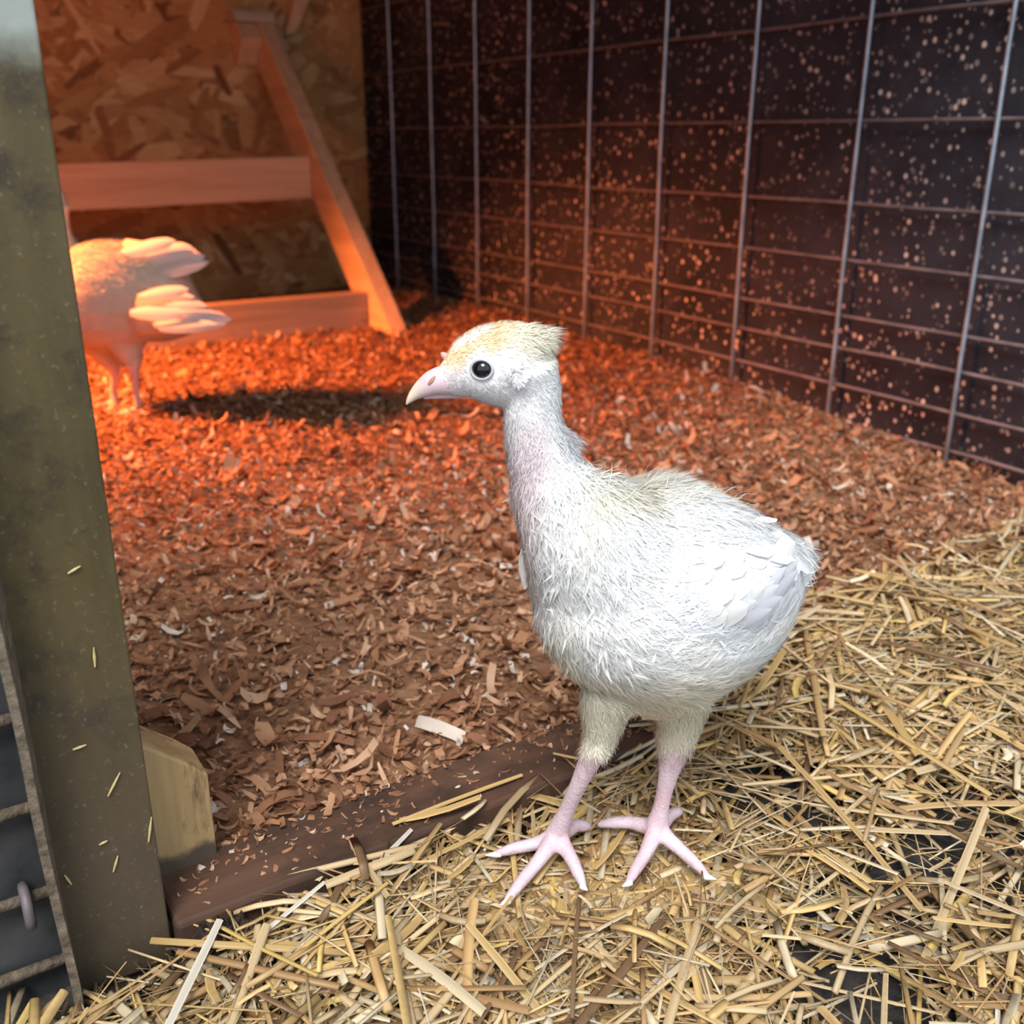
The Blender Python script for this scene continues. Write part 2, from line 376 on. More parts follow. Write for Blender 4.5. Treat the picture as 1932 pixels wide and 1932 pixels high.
# ------------------------------------------------------------------ birds
def remesh(mb, voxel, iters, name):
    me = bpy.data.meshes.new('tmp'); me.from_pydata(mb.v, [], mb.f); me.update()
    o = bpy.data.objects.new('tmp', me); col.objects.link(o)
    r = o.modifiers.new('r', 'REMESH'); r.mode = 'VOXEL'; r.voxel_size = voxel
    s = o.modifiers.new('s', 'SMOOTH'); s.factor = 0.5; s.iterations = iters
    dg = bpy.context.evaluated_depsgraph_get(); res = bpy.data.meshes.new_from_object(o.evaluated_get(dg))
    bpy.data.objects.remove(o); bpy.data.meshes.remove(me); res.name = name
    return res
def mesh_np(me):
    n = len(me.vertices); v = np.empty(n*3, np.float64); me.vertices.foreach_get('co', v); v = v.reshape(-1, 3)
    nn = np.empty(n*3, np.float64); me.vertices.foreach_get('normal', nn)
    return v, nn.reshape(-1, 3)
def project_n(P):
    Q = P - CAM; d = Q @ fwd; return 966 + F_PX*(Q @ rt)/d, 966 - F_PX*(Q @ upv)/d, d
def set_col(me, c):
    a = me.color_attributes.new('Col', 'FLOAT_COLOR', 'POINT'); cc = np.ones((len(me.vertices), 4), np.float32); cc[:, :3] = c; a.data.foreach_set('color', cc.ravel())
def sample(me, n):
    me.calc_loop_triangles(); t = np.empty(len(me.loop_triangles)*3, np.int32); me.loop_triangles.foreach_get('vertices', t); t = t.reshape(-1, 3)
    v, nn = mesh_np(me); a, b, c = v[t[:,0]], v[t[:,1]], v[t[:,2]]
    ar = np.linalg.norm(np.cross(b-a, c-a), axis=1); k = rng.choice(len(t), n, p=ar/ar.sum())
    r1, r2 = np.sqrt(rng.random(n)), rng.random(n); w0, w1, w2 = 1-r1, r1*(1-r2), r1*r2
    P = a[k]*w0[:,None]+b[k]*w1[:,None]+c[k]*w2[:,None]
    N = nn[t[k,0]]*w0[:,None]+nn[t[k,1]]*w1[:,None]+nn[t[k,2]]*w2[:,None]; N /= np.linalg.norm(N, axis=1)[:,None]+1e-9
    return P, N
def strands(name, P, N, D, L, W, C, lift, mat, parent, clump=0.22):
    """tapered barbs: root P, surface normal N, lay direction D, length L, width W, colour C."""
    n = len(P); D = D - N*np.sum(D*N, 1)[:,None]; D /= np.linalg.norm(D, axis=1)[:,None]+1e-9
    cl = np.stack([np.sin(P@np.array(a)+b) for a, b in (((520,310,-260),.3),((-330,480,290),1.7),((250,-420,560),4.1))], 1) + 0.7*np.stack([np.sin(P@np.array(a)+b) for a, b in (((1220,-710,560),.9),((-630,1180,-590),2.7),((650,820,1160),5.1))], 1)
    D = D + cl*clump + rng.normal(0, 0.26, (n, 3)); D = D - N*np.sum(D*N, 1)[:,None]; D /= np.linalg.norm(D, axis=1)[:,None]+1e-9
    S = np.cross(N, D); h = W[:,None]*S*0.5
    A = P - N*0.0006; B = P + D*(L*0.5)[:,None] + N*(L*lift*0.75)[:,None]; T = P + D*(L*0.97)[:,None] + N*(L*lift)[:,None] + S*(L*rng.normal(0, .12, n))[:,None]
    V = np.stack([A-h, A+h, B-h*0.8, B+h*0.8, T], 1).reshape(-1, 3); i = (np.arange(n)*5)[:,None]
    q = (i+np.array([[1,0,2,3]])).tolist(); t = (i+np.array([[3,2,4]])).tolist()
    me = bpy.data.meshes.new(name); me.from_pydata(V.tolist(), [], q+t); me.update()
    set_col(me, np.repeat(C, 5, 0)); me.polygons.foreach_set('use_smooth', np.ones(len(me.polygons), bool))
    nv = N[:,None,:]*0.92 + D[:,None,:]*np.array([0.0,0,.12,.12,.3])[None,:,None] + rng.normal(0, .10, (n,1,3))
    nv = np.repeat(nv[:, :1], 5, 1) if nv.shape[1] == 1 else nv
    nv = nv/np.linalg.norm(nv, axis=2)[:,:,None]
    me.normals_split_custom_set_from_vertices(nv.reshape(-1, 3).tolist())
    o = link_mesh(name, me, mat, parent); o['kind'] = 'stuff'; return o

D1 = 0.502
def B(px, py, wv, d=D1): return on_dist(px, py, d - wv)
def tubepx(mb, rows, flat=None, k=5, n=16, d=D1):
    """rows: (px, py, toward-camera offset, radius in px)."""
    pts = []; 
    for (x, y, wv, r) in rows:
        p = B(x, y, wv, d); pts.append((*p, r*((p-CAM) @ fwd)/F_PX))
    S = spline(pts, k); mb.tube(S[:, :3], np.maximum(S[:, 3], 1e-4), n, flat, nh, True)
def tubew(mb, rows, k=5, n=12):
    S = spline(rows, k); mb.tube(S[:, :3], np.maximum(S[:, 3], 2e-4), n)

def feather_mesh(name, c0, c1):
    m = MB(); ns = 7
    V = []; Fc = []; Cc = []
    for i in range(ns + 1):
        t = i/ns; wd = 0.5*(math.sin(math.pi*min(1, t*0.80+0.10))**0.75)*(1 if t < .86 else max(0.0, (1-t)/.14)**.6)
        for j in (-1, -.5, 0, .5, 1):
            V.append((t, j*wd*0.30, 0.05*math.sin(t*2.4) - 0.035*abs(j)*wd*2 + (0.012 if j == 0 else 0)))
            Cc.append(tuple(c0[k]*(1-abs(j)*.3)+c1[k]*abs(j)*.3 for k in range(3)))
    for i in range(ns):
        for j in range(4): Fc.append((i*5+j, (i+1)*5+j, (i+1)*5+j+1, i*5+j+1))
    m.add(V, Fc, Cc)
    me = bpy.data.meshes.new(name); me.from_pydata(m.v, [], m.f); me.update(); set_col(me, np.array(m.c))
    me.polygons.foreach_set('use_smooth', np.ones(len(me.polygons), bool)); me.materials.append(M['feather']); return me
from mathutils import Matrix
def place_feather(name, me, p, t, n, L, wscale, parent, tilt=0.05):
    t = t - n*(t @ n); t = t/np.linalg.norm(t); t = t + n*tilt; t /= np.linalg.norm(t); n2 = n - t*(n @ t); n2 /= np.linalg.norm(n2); s = np.cross(n2, t)
    R = Matrix(((t[0], s[0], n2[0], p[0]), (t[1], s[1], n2[1], p[1]), (t[2], s[2], n2[2], p[2]), (0, 0, 0, 1)))
    o = bpy.data.objects.new(name, me); col.objects.link(o); o.parent = parent
    o.matrix_parent_inverse = parent_world(parent).inverted(); o.matrix_basis = R @ Matrix.Diagonal((L, L*wscale, L, 1)); return o
def parent_world(p):
    return Matrix.Translation(p.location) if p.type == 'EMPTY' else Matrix()

# ---- the near poult
root1 = on_z(1130, 1600, 0.0)
t1 = tag(empty('turkey_poult', root1), 'white turkey poult standing on straw in the doorway, facing left', 'turkey')
mb = MB()
tubepx(mb, [(1516,1046,-.072,16),(1478,1060,-.064,58),(1410,1085,-.05,122),(1330,1108,-.03,178),(1250,1122,-.01,208),(1185,1122,.008,203),(1130,1120,.02,162),(1075,1105,.03,98)], n=24)
tubepx(mb, [(1150,1070,.012,165),(1105,1010,.018,126),(1062,950,.018,92),(1032,895,.016,68),(1013,840,.014,57),(1004,790,.012,53),(1000,740,.010,56),(985,700,.010,66)], n=20)
tubepx(mb, [(1010,712,.010,46),(978,690,.010,76),(932,690,.010,78),(890,698,.010,64),(856,712,.010,40),(836,722,.010,27)], flat=0.80, n=20)
tubepx(mb, [(1340,1170,-.02,110),(1245,1192,.0,156),(1155,1180,.012,124)], n=20)
# thighs, shanks and toes
for rows, hub, toes in (
    ([(1165,1270,.018,78),(1145,1330,.020,46),(1135,1380,.020,31),(1122,1415,.021,25),(1097,1468,.018,18)], on_z(1052,1568,0.016),
     [(on_z(1010,1592,.008), on_z(930,1613,.003)), (on_z(1010,1632,.008), on_z(952,1706,.003)), (on_z(1078,1620,.008), on_z(1102,1676,.003)), (on_z(1085,1558,.010), on_z(1113,1562,.004))]),
    ([(1270,1275,-.004,88),(1280,1340,-.002,50),(1277,1380,-.002,37),(1270,1420,-.002,29),(1260,1465,-.002,19)], on_z(1240,1556,0.016),
     [(on_z(1192,1552,.010), on_z(1128,1556,.004)), (on_z(1215,1615,.008), on_z(1183,1670,.003)), (on_z(1280,1600,.008), on_z(1338,1657,.003)), (on_z(1262,1540,.010), on_z(1285,1532,.004))])):
    pts = []
    for (x, y, wv, r) in rows:
        p = B(x, y, wv); pts.append((*p, r*((p-CAM) @ fwd)/F_PX))
    last = np.array(pts[-1][:3]); mid = last*0.42 + hub*0.58
    pts.append((*mid, 0.0049)); pts.append((*hub, 0.0070)); tubew(mb, pts)
    for (a, b) in toes:
        tubew(mb, [(*(hub + (0, 0, -.002)), .0058), (*((hub+a)/2 + (0, 0, -.0015)), .0050), (*a, .0042), (*(a*.45+b*.55 + (0, 0, .0008)), .0037), (*b, .0022)], n=10)
body_me = remesh(mb, 0.0016, 5, 'body')
v, nn = mesh_np(body_me); px, py, dd = project_n(v)
WHITE, CREAM, BUFF, PINK, LILAC, YEL = (np.array(c) for c in ((.93,.93,.93), (.91,.86,.70), (.85,.62,.34), (.86,.62,.62), (.80,.66,.74), (.88,.78,.50)))
def poult_colour(P, px, py):
    z = P[:, 2]; n = len(P); c = np.tile(WHITE, (n, 1))
    nz = (np.sin(px*.045+py*.02)+np.sin(px*.021-py*.052+1.3)+np.sin(py*.083+px*.01))/3
    def mixin(c, col2, f): f = np.clip(f, 0, 1)[:, None]; return c*(1-f)+col2*f
    c = mixin(c, CREAM, 0.55*np.exp(-((px-1190)/90)**2-((py-935)/42)**2) + 0.40*np.exp(-((px-1110)/30)**2-((py-960)/60)**2)+0.25*np.clip(nz, 0, 1)*(py > 880))
    c = mixin(c, CREAM, 0.85*sstep(1235, 1335, py))                                       # fluffy thighs
    c = mixin(c, CREAM, 0.65*np.exp(-((px-1050)/50)**2)*sstep(1120, 1260, py))
    c = mixin(c, PINK*.6+WHITE*.4, 0.75*np.exp(-((px-985)/36)**2-((py-920)/110)**2) + 0.5*np.exp(-((px-1010)/25)**2-((py-850)/60)**2))   # thin neck
    c = mixin(c, LILAC*.75+WHITE*.25, 0.7*np.exp(-((px-1000)/34)**2-((py-860)/60)**2))
    c = mixin(c, PINK*.5+WHITE*.5, 0.5*sstep(1010, 965, px)*sstep(1030, 1100, py)*sstep(1290, 1200, py))  # red lamp light on the breast's left edge, put into the colour
    head = (py < 800)
    skin = WHITE*.75+LILAC*.25
    c = mixin(c, skin, head*0.75*sstep(640, 690, py)*sstep(1030, 985, px))
    capline = 668 - 0.06*(px-900) + 6*np.sin(px*.11) + 30*sstep(900, 850, px)
    c = mixin(c, BUFF*.85+CREAM*.15, head*0.95*sstep(capline+16, capline-22, py)*sstep(1040, 930, px))
    c = mixin(c, CREAM*.8+YEL*.2, head*0.75*sstep(930, 1000, px)*sstep(730, 640, py))
    c = mixin(c, WHITE, head*0.8*np.exp(-((py-(640-0.55*(px-880)))/9.)**2)*(px < 925)*(px > 850))      # pale streak over the brow
    c = mixin(c, PINK*.6+WHITE*.4, head*0.8*sstep(870, 830, px)*sstep(680, 706, py))
    leg = sstep(1400, 1440, py)*(z < .085)
    c = mixin(c, np.array((.63,.485,.56)), leg*0.95)
    c = mixin(c, np.array((.58,.37,.40)), leg*0.6*np.clip(-nz+.1, 0, 1)); c = mixin(c, np.array((.72,.62,.70)), 0.5*leg*np.clip(nz, 0, 1))
    return c
set_col(body_me, poult_colour(v, px, py))
body = link_mesh('body', body_me, M['skin'], t1, True)
bvh = BVHTree.FromPolygons([tuple(x) for x in v], [tuple(p.vertices) for p in body_me.polygons])
def hit(x, y, tree=bvh):
    r = ray(x, y); r = r/np.linalg.norm(r); h = tree.ray_cast(Vector(CAM), Vector(r))
    return (np.array(h[0]), np.array(h[1])) if h[0] is not None else (None, None)
def im_dir(dx, dy): d = rt*dx - upv*dy; return d/np.linalg.norm(d)

# down
P, N = sample(body_me, 150000); x, y, _ = project_n(P)
keep = ~((y > 1405 + rng.normal(0, 20, len(P))) & (P[:,2] < .085)); keep &= ~((x < 836 + rng.normal(0, 5, len(P))) & (y > 680) & (y < 800)); keep &= ~((np.hypot((x-909)/30, (y-697)/26) < 1))
keep &= rng.random(len(P)) < np.where((y < 790), 1.0, 0.92)
P, N, x, y = P[keep], N[keep], x[keep], y[keep]; n = len(P)
tb = sstep(1060, 1290, x); ax, ay = 1580-x, 1060-y; al = np.hypot(ax, ay)+1e-6
fx = (1-tb)*0.22 + tb*ax/al; fy = (1-tb)*1.0 + tb*ay/al + 0.25
hd_ = y < 790; hb = sstep(850, 735, y)
hfy = np.where(y < 690, -0.10+0.5*sstep(960, 1040, x), 0.25+0.9*sstep(690, 790, y)); fx = fx*(1-hb)+hb*np.where(y < 735, 1.0, .7); fy = fy*(1-hb)+hb*hfy
th_ = sstep(1290, 1350, y); fx = fx*(1-th_)+0.1*th_; fy = fy*(1-th_)+1*th_
Dv = fx[:,None]*rt - fy[:,None]*upv + 0.0
L = 0.0075 + 0.0035*rng.random(n); lift = np.full(n, 0.26)
L = np.where(y < 900, 0.0050, L); lift = lift + .14*sstep(960, 900, y)*sstep(760, 830, y); L = np.where(hd_, 0.0042+.0008*sstep(740, 790, y), L)
ck = sstep(645, 690, y)*sstep(1045, 985, x)*sstep(800, 740, y); L = L*(1-.5*ck)
tuft = np.exp(-((x-1020)/32)**2-((y-630)/24)**2)*hd_; L = L + tuft*0.006; lift = lift + tuft*0.6
back = np.exp(-((x-1230)/120)**2-((y-905)/26)**2)*(y > 850); L = L + back*0.005; lift = lift + back*0.22
neckb = np.exp(-((x-1068)/14)**2-((y-820)/26)**2); L = L+neckb*.004; lift = lift+neckb*.6
L = np.where(y > 1330, 0.0070, L); lift = np.where(y > 1300, 0.32, lift)
L = L*rng.uniform(.65, 1.25, n)
Cc = poult_colour(P, x, y)*rng.uniform(.90, 1.04, n)[:,None]
strands('down', P, N, Dv, L, rng.uniform(.0003, .00062, n), np.clip(Cc, 0, .97), lift, M['fluff'], t1)

wsp = np.where((x > 1090) & (x < 1400) & (y < 960) & (y > 860) & (N[:,2] > .35))[0]; wsp = rng.choice(wsp, min(420, len(wsp)), replace=False)
strands('wisp', P[wsp], N[wsp], rt[None,:]*1.0 + np.zeros((len(wsp), 3)), rng.uniform(.010, .020, len(wsp)), rng.uniform(.0003, .0006, len(wsp)), np.tile(np.array((.86,.78,.64)), (len(wsp), 1)), rng.uniform(.25, .75, len(wsp)), M['fluff'], t1, .5)
sel = rng.choice(n, 5200, replace=False); sel = sel[(y[sel] > 900) & (y[sel] < 1300)]
strands('plume', P[sel], N[sel], Dv[sel], rng.uniform(.009, .017, len(sel)), rng.uniform(.0012, .0026, len(sel)), np.clip(Cc[sel]*1.03, 0, .97), np.full(len(sel), .22), M['fluff'], t1, .35)
# folded wing with its own feathers
cen = (1385, 1105); V = []; Fc = []; nu, nv_ = 26, 20
for j in range(nv_+1):
    for i in range(nu+1):
        a = 2*math.pi*i/nu; rr = j/nv_; X = cen[0] + rr*(150*math.cos(a)) ; Y = cen[1] + rr*(118*math.sin(a)) - 0.16*rr*150*math.cos(a)
        p, nr = hit(X, Y)
        if p is None:
            for q in np.linspace(.98, .3, 30):
                p, nr = hit(cen[0]+(X-cen[0])*q, cen[1]+(Y-cen[1])*q)
                if p is not None: break
        V.append(p + nr*(0.0085*(1-rr**2.2) - 0.0035))
for j in range(nv_):
    for i in range(nu): Fc.append((j*(nu+1)+i, j*(nu+1)+i+1, (j+1)*(nu+1)+i+1, (j+1)*(nu+1)+i))
m = MB(); m.add(V, Fc, (.84, .84, .87)); wing = m.build('wing', M['feather'], t1, True)
wb_v, _ = mesh_np(wing.data); wbvh = BVHTree.FromPolygons([tuple(q) for q in wb_v], [tuple(p.vertices) for p in wing.data.polygons])
FM = [feather_mesh('feather', (.82,.82,.84), (.74,.75,.81)), feather_mesh('feather', (.84,.84,.83), (.80,.77,.70)), feather_mesh('feather', (.80,.80,.85), (.72,.73,.81))]
def first_hit(x, y):
    best = None
    for tr in (wbvh, bvh):
        p, nr = hit(x, y, tr)
        if p is not None:
            dd = np.linalg.norm(p-CAM)
            if best is None or dd < best[0]:
                if nr @ (CAM-p) < 0: nr = -nr
                best = (dd, p, nr)
    return best
for (xx, cnt, Lf) in ((1275, 9, .017), (1305, 10, .019), (1335, 11, .021), (1365, 11, .024), (1395, 11, .027), (1425, 9, .030), (1452, 7, .032)):
    for k in range(cnt):
        yy = 1105 + (k-(cnt-1)/2)*(250/(cnt))*(1-0.25*abs(xx-1365)/120) - 0.16*(xx-1385) + random.uniform(-8, 8); X = xx + random.uniform(-10, 10)
        h = first_hit(X, yy)
        if h is None: continue
        tgt = np.array((1560-X, 1045-yy)); tgt /= np.linalg.norm(tgt); a = random.uniform(-.18, .18)
        tgt = np.array((tgt[0]*math.cos(a)-tgt[1]*math.sin(a), tgt[0]*math.sin(a)+tgt[1]*math.cos(a)))
        place_feather('feather', random.choice(FM), h[1] + h[2]*0.0006, im_dir(*tgt), h[2], Lf*random.uniform(.85, 1.15), random.uniform(1.5, 2.2), wing, random.uniform(.0, .05))
PW, NW = sample(wing.data, 9000); NW = np.where(np.sum(NW*(CAM-PW), 1)[:,None] < 0, -NW, NW); xw, yw, _ = project_n(PW); PW = PW + NW*.0012
aw, bw = 1570-xw, 1050-yw
strands('wing_down', PW, NW, aw[:,None]*rt - bw[:,None]*upv, rng.uniform(.006, .012, len(PW)), rng.uniform(.0004, .0011, len(PW)), np.tile(np.array((.88, .89, .92)), (len(PW), 1))*rng.uniform(.93, 1.03, len(PW))[:,None], np.full(len(PW), .20), M['fluff'], wing, .3)
tail = [((1395,952),(1478,1000),.034,.8),((1405,962),(1482,1012),.033,.7),((1420,985),(1490,1015),.030,.6),((1385,945),(1450,965),.030,.8),((1440,1015),(1522,1020),.026,.6),
        ((1455,1035),(1528,1045),.026,1.2),((1460,1050),(1526,1060),.026,1.2),((1460,1065),(1522,1075),.024,1.2),((1455,1085),(1510,1100),.024,1.1),((1360,930),(1420,945),.026,.8)]
for (a, b, Lf, ws) in tail:
    h = first_hit(*a)
    if h is None: continue
    q = B(b[0], b[1], -.068); place_feather('tail_feather', FM[1], h[1] + h[2]*.002, q - h[1], h[2], Lf, ws, t1, 0.05)
# far wing shoulder peeping past the breast
fw = [((988,1032),(972,1095),.020,1.3),((992,1040),(968,1080),.017,1.5),((990,1050),(978,1112),.019,1.3)]
for (a, b, Lf, ws) in fw:
    A = B(a[0], a[1], .004); q = B(b[0], b[1], .008); place_feather('far_wing_feather', FM[1], A, q - A, -(rt*.75 + nh*.65), Lf, ws, t1, 0.0)

# beak, eye, ear, snood
def px_len(p): return ((p-CAM) @ fwd)/F_PX
m = MB(); tubepx(m, [(880,722,.010,22),(848,717,.010,29),(822,721,.010,26),(801,731,.010,19.5),(785,742,.010,12.5),(773,754,.010,6.5),(767,763,.010,1.5)], flat=[.85]*31, k=5, n=16); 
m.c = [tuple(np.array((.80,.66,.50))*(1-q) + np.array((.70,.52,.56))*q) for q in sstep(772, 806, project_n(np.array(m.v))[0])]; beak = m.build('beak', M['beak'], t1, True)
m = MB(); tubepx(m, [(900,742,.010,8),(868,743,.010,9),(840,745,.010,7.5),(815,748,.010,5),(800,751,.010,2)], flat=.9, n=12); m.c = [(.66, .46, .50)]*len(m.v); m.build('lower_beak', M['beak'], t1, True)
bk_v, _ = mesh_np(beak.data); bkb = BVHTree.FromPolygons([tuple(q) for q in bk_v], [tuple(p.vertices) for p in beak.data.polygons])
def blob(name, x, y, rx, ry, rz, mat, parent, tree, ang=0.0, sink=0.3):
    p, nr = hit(x, y, tree)
    if p is None: return None
    s = px_len(p); e1 = im_dir(math.cos(ang), math.sin(ang)); e1 = e1-nr*(e1 @ nr); e1 /= np.linalg.norm(e1); e2 = np.cross(nr, e1)
    V = []; Fc = []; U, W = 20, 12
    for j in range(W+1):
        for i in range(U):
            t, f = 2*math.pi*i/U, math.pi*j/W
            V.append(p + nr*(math.cos(f)*rz*s - sink*rz*s) + e1*(math.sin(f)*math.cos(t)*rx*s) + e2*(math.sin(f)*math.sin(t)*ry*s))
    for j in range(W):
        for i in range(U): Fc.append((j*U+i, (j+1)*U+i, (j+1)*U+(i+1) % U, j*U+(i+1) % U))
    m = MB(); m.add(V, Fc); return m.build(name, mat, parent, True)
blob('nostril', 815, 717, 12, 4.5, 3.5, M['nostril'], beak, bkb, -0.75, 0.55)
eye = blob('eye', 909, 697, 19.5, 17, 14, M['eye'], t1, bvh, 0.0, 0.25)
p, nr = hit(909, 697); s = px_len(p); e1 = im_dir(1, -0.05); e1 -= nr*(e1 @ nr); e1 /= np.linalg.norm(e1); e2 = np.cross(nr, e1)
m = MB(); ring = [p + nr*1.0*s + e1*math.cos(t)*21.5*s + e2*math.sin(t)*18.5*s for t in np.linspace(0, 2*math.pi, 33)]
m.tube(ring, [3.0*s]*33, 8, cap=False); m.build('eyelid', M['lid'], eye, True)
ea = [hit(978 + 15*math.sqrt(random.random())*math.cos(t), 703 + 19*math.sqrt(random.random())*math.sin(t)) for t in np.linspace(0, 40*math.pi, 700)]
PE, NE = np.array([e[0] for e in ea]), np.array([e[1] for e in ea]); xe, ye, _ = project_n(PE)
dE = (xe-968)[:,None]*rt - (ye-700)[:,None]*upv
ear = strands('ear_tuft', PE, NE, dE, rng.uniform(.002, .0042, 700), rng.uniform(.0003, .0007, 700), np.tile(np.array((.95, .93, .93)), (700, 1)), np.full(700, .7), M['fluff'], t1, .1)
blob('ear_opening', 968, 699, 4.5, 7, 4.5, M['lid'], t1, bvh, 0.3, 0.0)
m = MB(); tubepx(m, [(850,684,.010,11),(843,675,.010,8.5),(836,669,.010,6.0),(833,666,.010,3)], n=10); m.build('snood', M['snood'], t1, True)
for (x, y, a) in ((935,1612,math.pi),(955,1702,2.2),(1101,1674,1.2),(1185,1667,2.2),(1335,1655,.6)):
    q = on_z(x, y, .0035); d = im_dir(math.cos(a), math.sin(a)); d[2] = -.1
    m = MB(); m.tube([q - d*.003, q, q + d*.0035, q + d*.006], [.0020, .0019, .0011, .0003], 8); m.build('claw', M['claw'], t1, True)

# ---- the far poult, wing half open, head hidden by the post
D2 = 1.467
root2 = on_z(250, 775, 0.02)
t2 = tag(empty('turkey_poult', root2), 'white turkey poult glowing orange under the heat lamp, half hidden by the post', 'turkey')
mb = MB()
tubepx(mb, [(372,600,-.02,26),(335,585,-.01,62),(285,562,0,92),(230,556,0,102),(175,560,.0,98),(130,562,.0,84),(85,555,0,55)], n=20, d=D2)
tubepx(mb, [(150,530,0,78),(120,490,0,48),(108,450,0,29),(105,415,0,23),(104,385,0,25)], n=16, d=D2)
tubepx(mb, [(112,385,0,22),(96,378,0,29),(78,380,0,25),(62,388,0,14),(48,396,0,5)], n=14, d=D2)
for rows in ([(232,640,.02,40),(243,672,.02,22),(252,700,.018,11),(256,735,.012,7)], [(180,630,-.02,40),(200,668,-.02,22),(216,700,-.02,11),(214,735,-.03,7)]):
    pts = []
    for (x, y, wv, r) in rows:
        p = B(x, y, wv, D2); pts.append((*p, r*px_len(p)))
    hub = np.array(pts[-1][:3]); hub[2] = .022; pts.append((*hub, .007)); tubew(mb, pts)
    for a in (math.pi*.92, math.pi*1.12, math.pi*.72, 0.0):
        q = hub + .045*(math.cos(a)*rt + math.sin(a)*nh)*(1 if a else .5); q[2] = .018
        tubew(mb, [(*hub, .006), (*((hub+q)/2), .005), (*q, .003)], n=8)
b2 = remesh(mb, 0.003, 4, 'body'); v2, n2 = mesh_np(b2); x2, y2, _ = project_n(v2)
def colour2(P, x, y):
    c = np.tile(np.array((.82, .74, .62)), (len(P), 1)); f = sstep(680, 705, y)[:,None]*0.9; return c*(1-f)+(PINK*.75)*f
set_col(b2, colour2(v2, x2, y2)); link_mesh('body', b2, M['skin'], t2, True)
P, N = sample(b2, 34000); x, y, _ = project_n(P); kp = y < 690; P, N, x, y = P[kp], N[kp], x[kp], y[kp]; n = len(P)
hd2 = y < 450
Dv = np.where(hd2, .2, 1.0)[:,None]*rt - np.where(hd2, 1.0, .25)[:,None]*upv
strands('down', P, N, Dv, rng.uniform(.006, .013, n)*np.where(hd2, .6, 1), rng.uniform(.0006, .0012, n), colour2(P, x, y), np.full(n, .28), M['fluff'], t2)
bv2 = BVHTree.FromPolygons([tuple(q) for q in v2], [tuple(p.vertices) for p in b2.polygons])
fans = [('wing', [((250,500),(398,498)),((262,492),(392,488)),((262,510),(396,506)),((240,485),(360,474)),((235,495),(372,480)),((255,520),(385,510)),((225,480),(335,468))], .02),
        ('wing', [((235,560),(372,565)),((250,575),(385,583)),((265,590),(410,600)),((280,602),(437,612)),((290,612),(432,622)),((262,560),(360,558)),((245,590),(360,605)),((300,620),(405,628))], .062)]
for nm, fs, wv in fans:
    q = np.array([B(*f[0], wv, D2) for f in fs]); m = MB()
    a, b = q.mean(0), np.mean([B(*f[1], wv, D2) for f in fs], 0)
    m.tube([a - (b-a)*.25, a, a*.5+b*.5, b*.8+a*.2], [.014, .034, .024, .006], 14, .45, nh); m.c = [(.80, .73, .63)]*len(m.v)
    wg = m.build(nm, M['feather'], t2, True)
    for k, (a, b) in enumerate(fs):
        A, Bq = B(*a, wv + .004*k, D2), B(*b, wv - .004, D2); t = Bq - A; L = np.linalg.norm(t); nrm = -nh*0.9 + np.array([0, 0, .45])
        place_feather('feather', FM[k % 2], A, t, nrm/np.linalg.norm(nrm), L*random.uniform(.98, 1.10), random.uniform(.65, .95), wg, 0.0)

# ------------------------------------------------------------------ bedding
def in_frame(x, y, z, mg=120):
    px, py, d = project((x, y, z)); return d > .05 and -mg < px < 1932+mg and -mg < py < 1932+mg
STRAW = [((.68,.46,.19), 5), ((.58,.38,.17), 5), ((.62,.46,.26), 5), ((.76,.63,.42), 3), ((.42,.25,.11), 3.5), ((.86,.79,.66), 1), ((.24,.14,.07), 2.2), ((.70,.50,.17), 2)]
SHAV = [((.50,.27,.15), 5), ((.38,.19,.10), 5), ((.58,.36,.23), 4), ((.27,.125,.07), 4), ((.62,.44,.31), 1.2), ((.20,.09,.05), 2.5), ((.74,.64,.55), .5)]
def pick(tbl):
    t = random.uniform(0, sum(w for _, w in tbl))
    for c, w in tbl:
        t -= w
        if t <= 0: return c
    return tbl[0][0]
def stalk_mesh(mb, W, bend, flat, c, split):
    """unit-length stalk along X, flattened tube or split half-shell."""
    shade = [random.uniform(.62, 1.15) for _ in range(6)]
    n = 6 if not split else 4; V = []; Fc = []; Cc = []; ts = (-.5, -.1, .22, .5)
    for i, t in enumerate(ts):
        wd = W*(1.0 if i not in (0, 3) else .88); cy = bend*(0.25-t*t)
        for k in range(n):
            a = 2*math.pi*k/n if not split else math.pi*k/(n-1)
            V.append((t, cy+wd*.5*math.cos(a), wd*.5*flat*math.sin(a)))
            f = shade[k]*random.uniform(.92, 1.06); Cc.append(tuple(min(1, q*f) for q in c))
    for i in range(3):
        for k in range(n if not split else n-1): Fc.append((i*n+k, i*n+(k+1) % n, (i+1)*n+(k+1) % n, (i+1)*n+k))
    if not split: Fc += [tuple(range(n-1, -1, -1)), tuple(range(3*n, 4*n))]
    mb.add(V, Fc, Cc)
def np_rot(yaw, pitch, roll): 
    from mathutils import Euler
    return Euler((roll, pitch, yaw)).to_matrix().to_4x4()
variants = []
for i in range(60):
    mb = MB(); bend = random.choice((0, 0, 0.03, -.04, .08, .16, -.12)); W = random.uniform(.03, .10)
    stalk_mesh(mb, W, bend, random.uniform(.18, .62), pick(STRAW), random.random() < .40)
    me = bpy.data.meshes.new('straw_stalk'); me.from_pydata(mb.v, [], mb.f); me.update(); set_col(me, np.array(mb.c)); me.materials.append(M['straw'])
    me.polygons.foreach_set('use_smooth', np.ones(len(me.polygons), bool))
    variants.append((me, np.array(mb.v), mb.f, np.array(mb.c), W))
toe_pts = [on_z(a, b, 0)[:2] for a, b in ((1040,1600),(980,1600),(935,1612),(1000,1650),(960,1700),(1085,1640),(1100,1675),(1105,1560),(1235,1570),(1180,1555),(1135,1555),(1210,1620),(1185,1668),(1285,1610),(1335,1655))]
toe_pts = np.array(toe_pts)
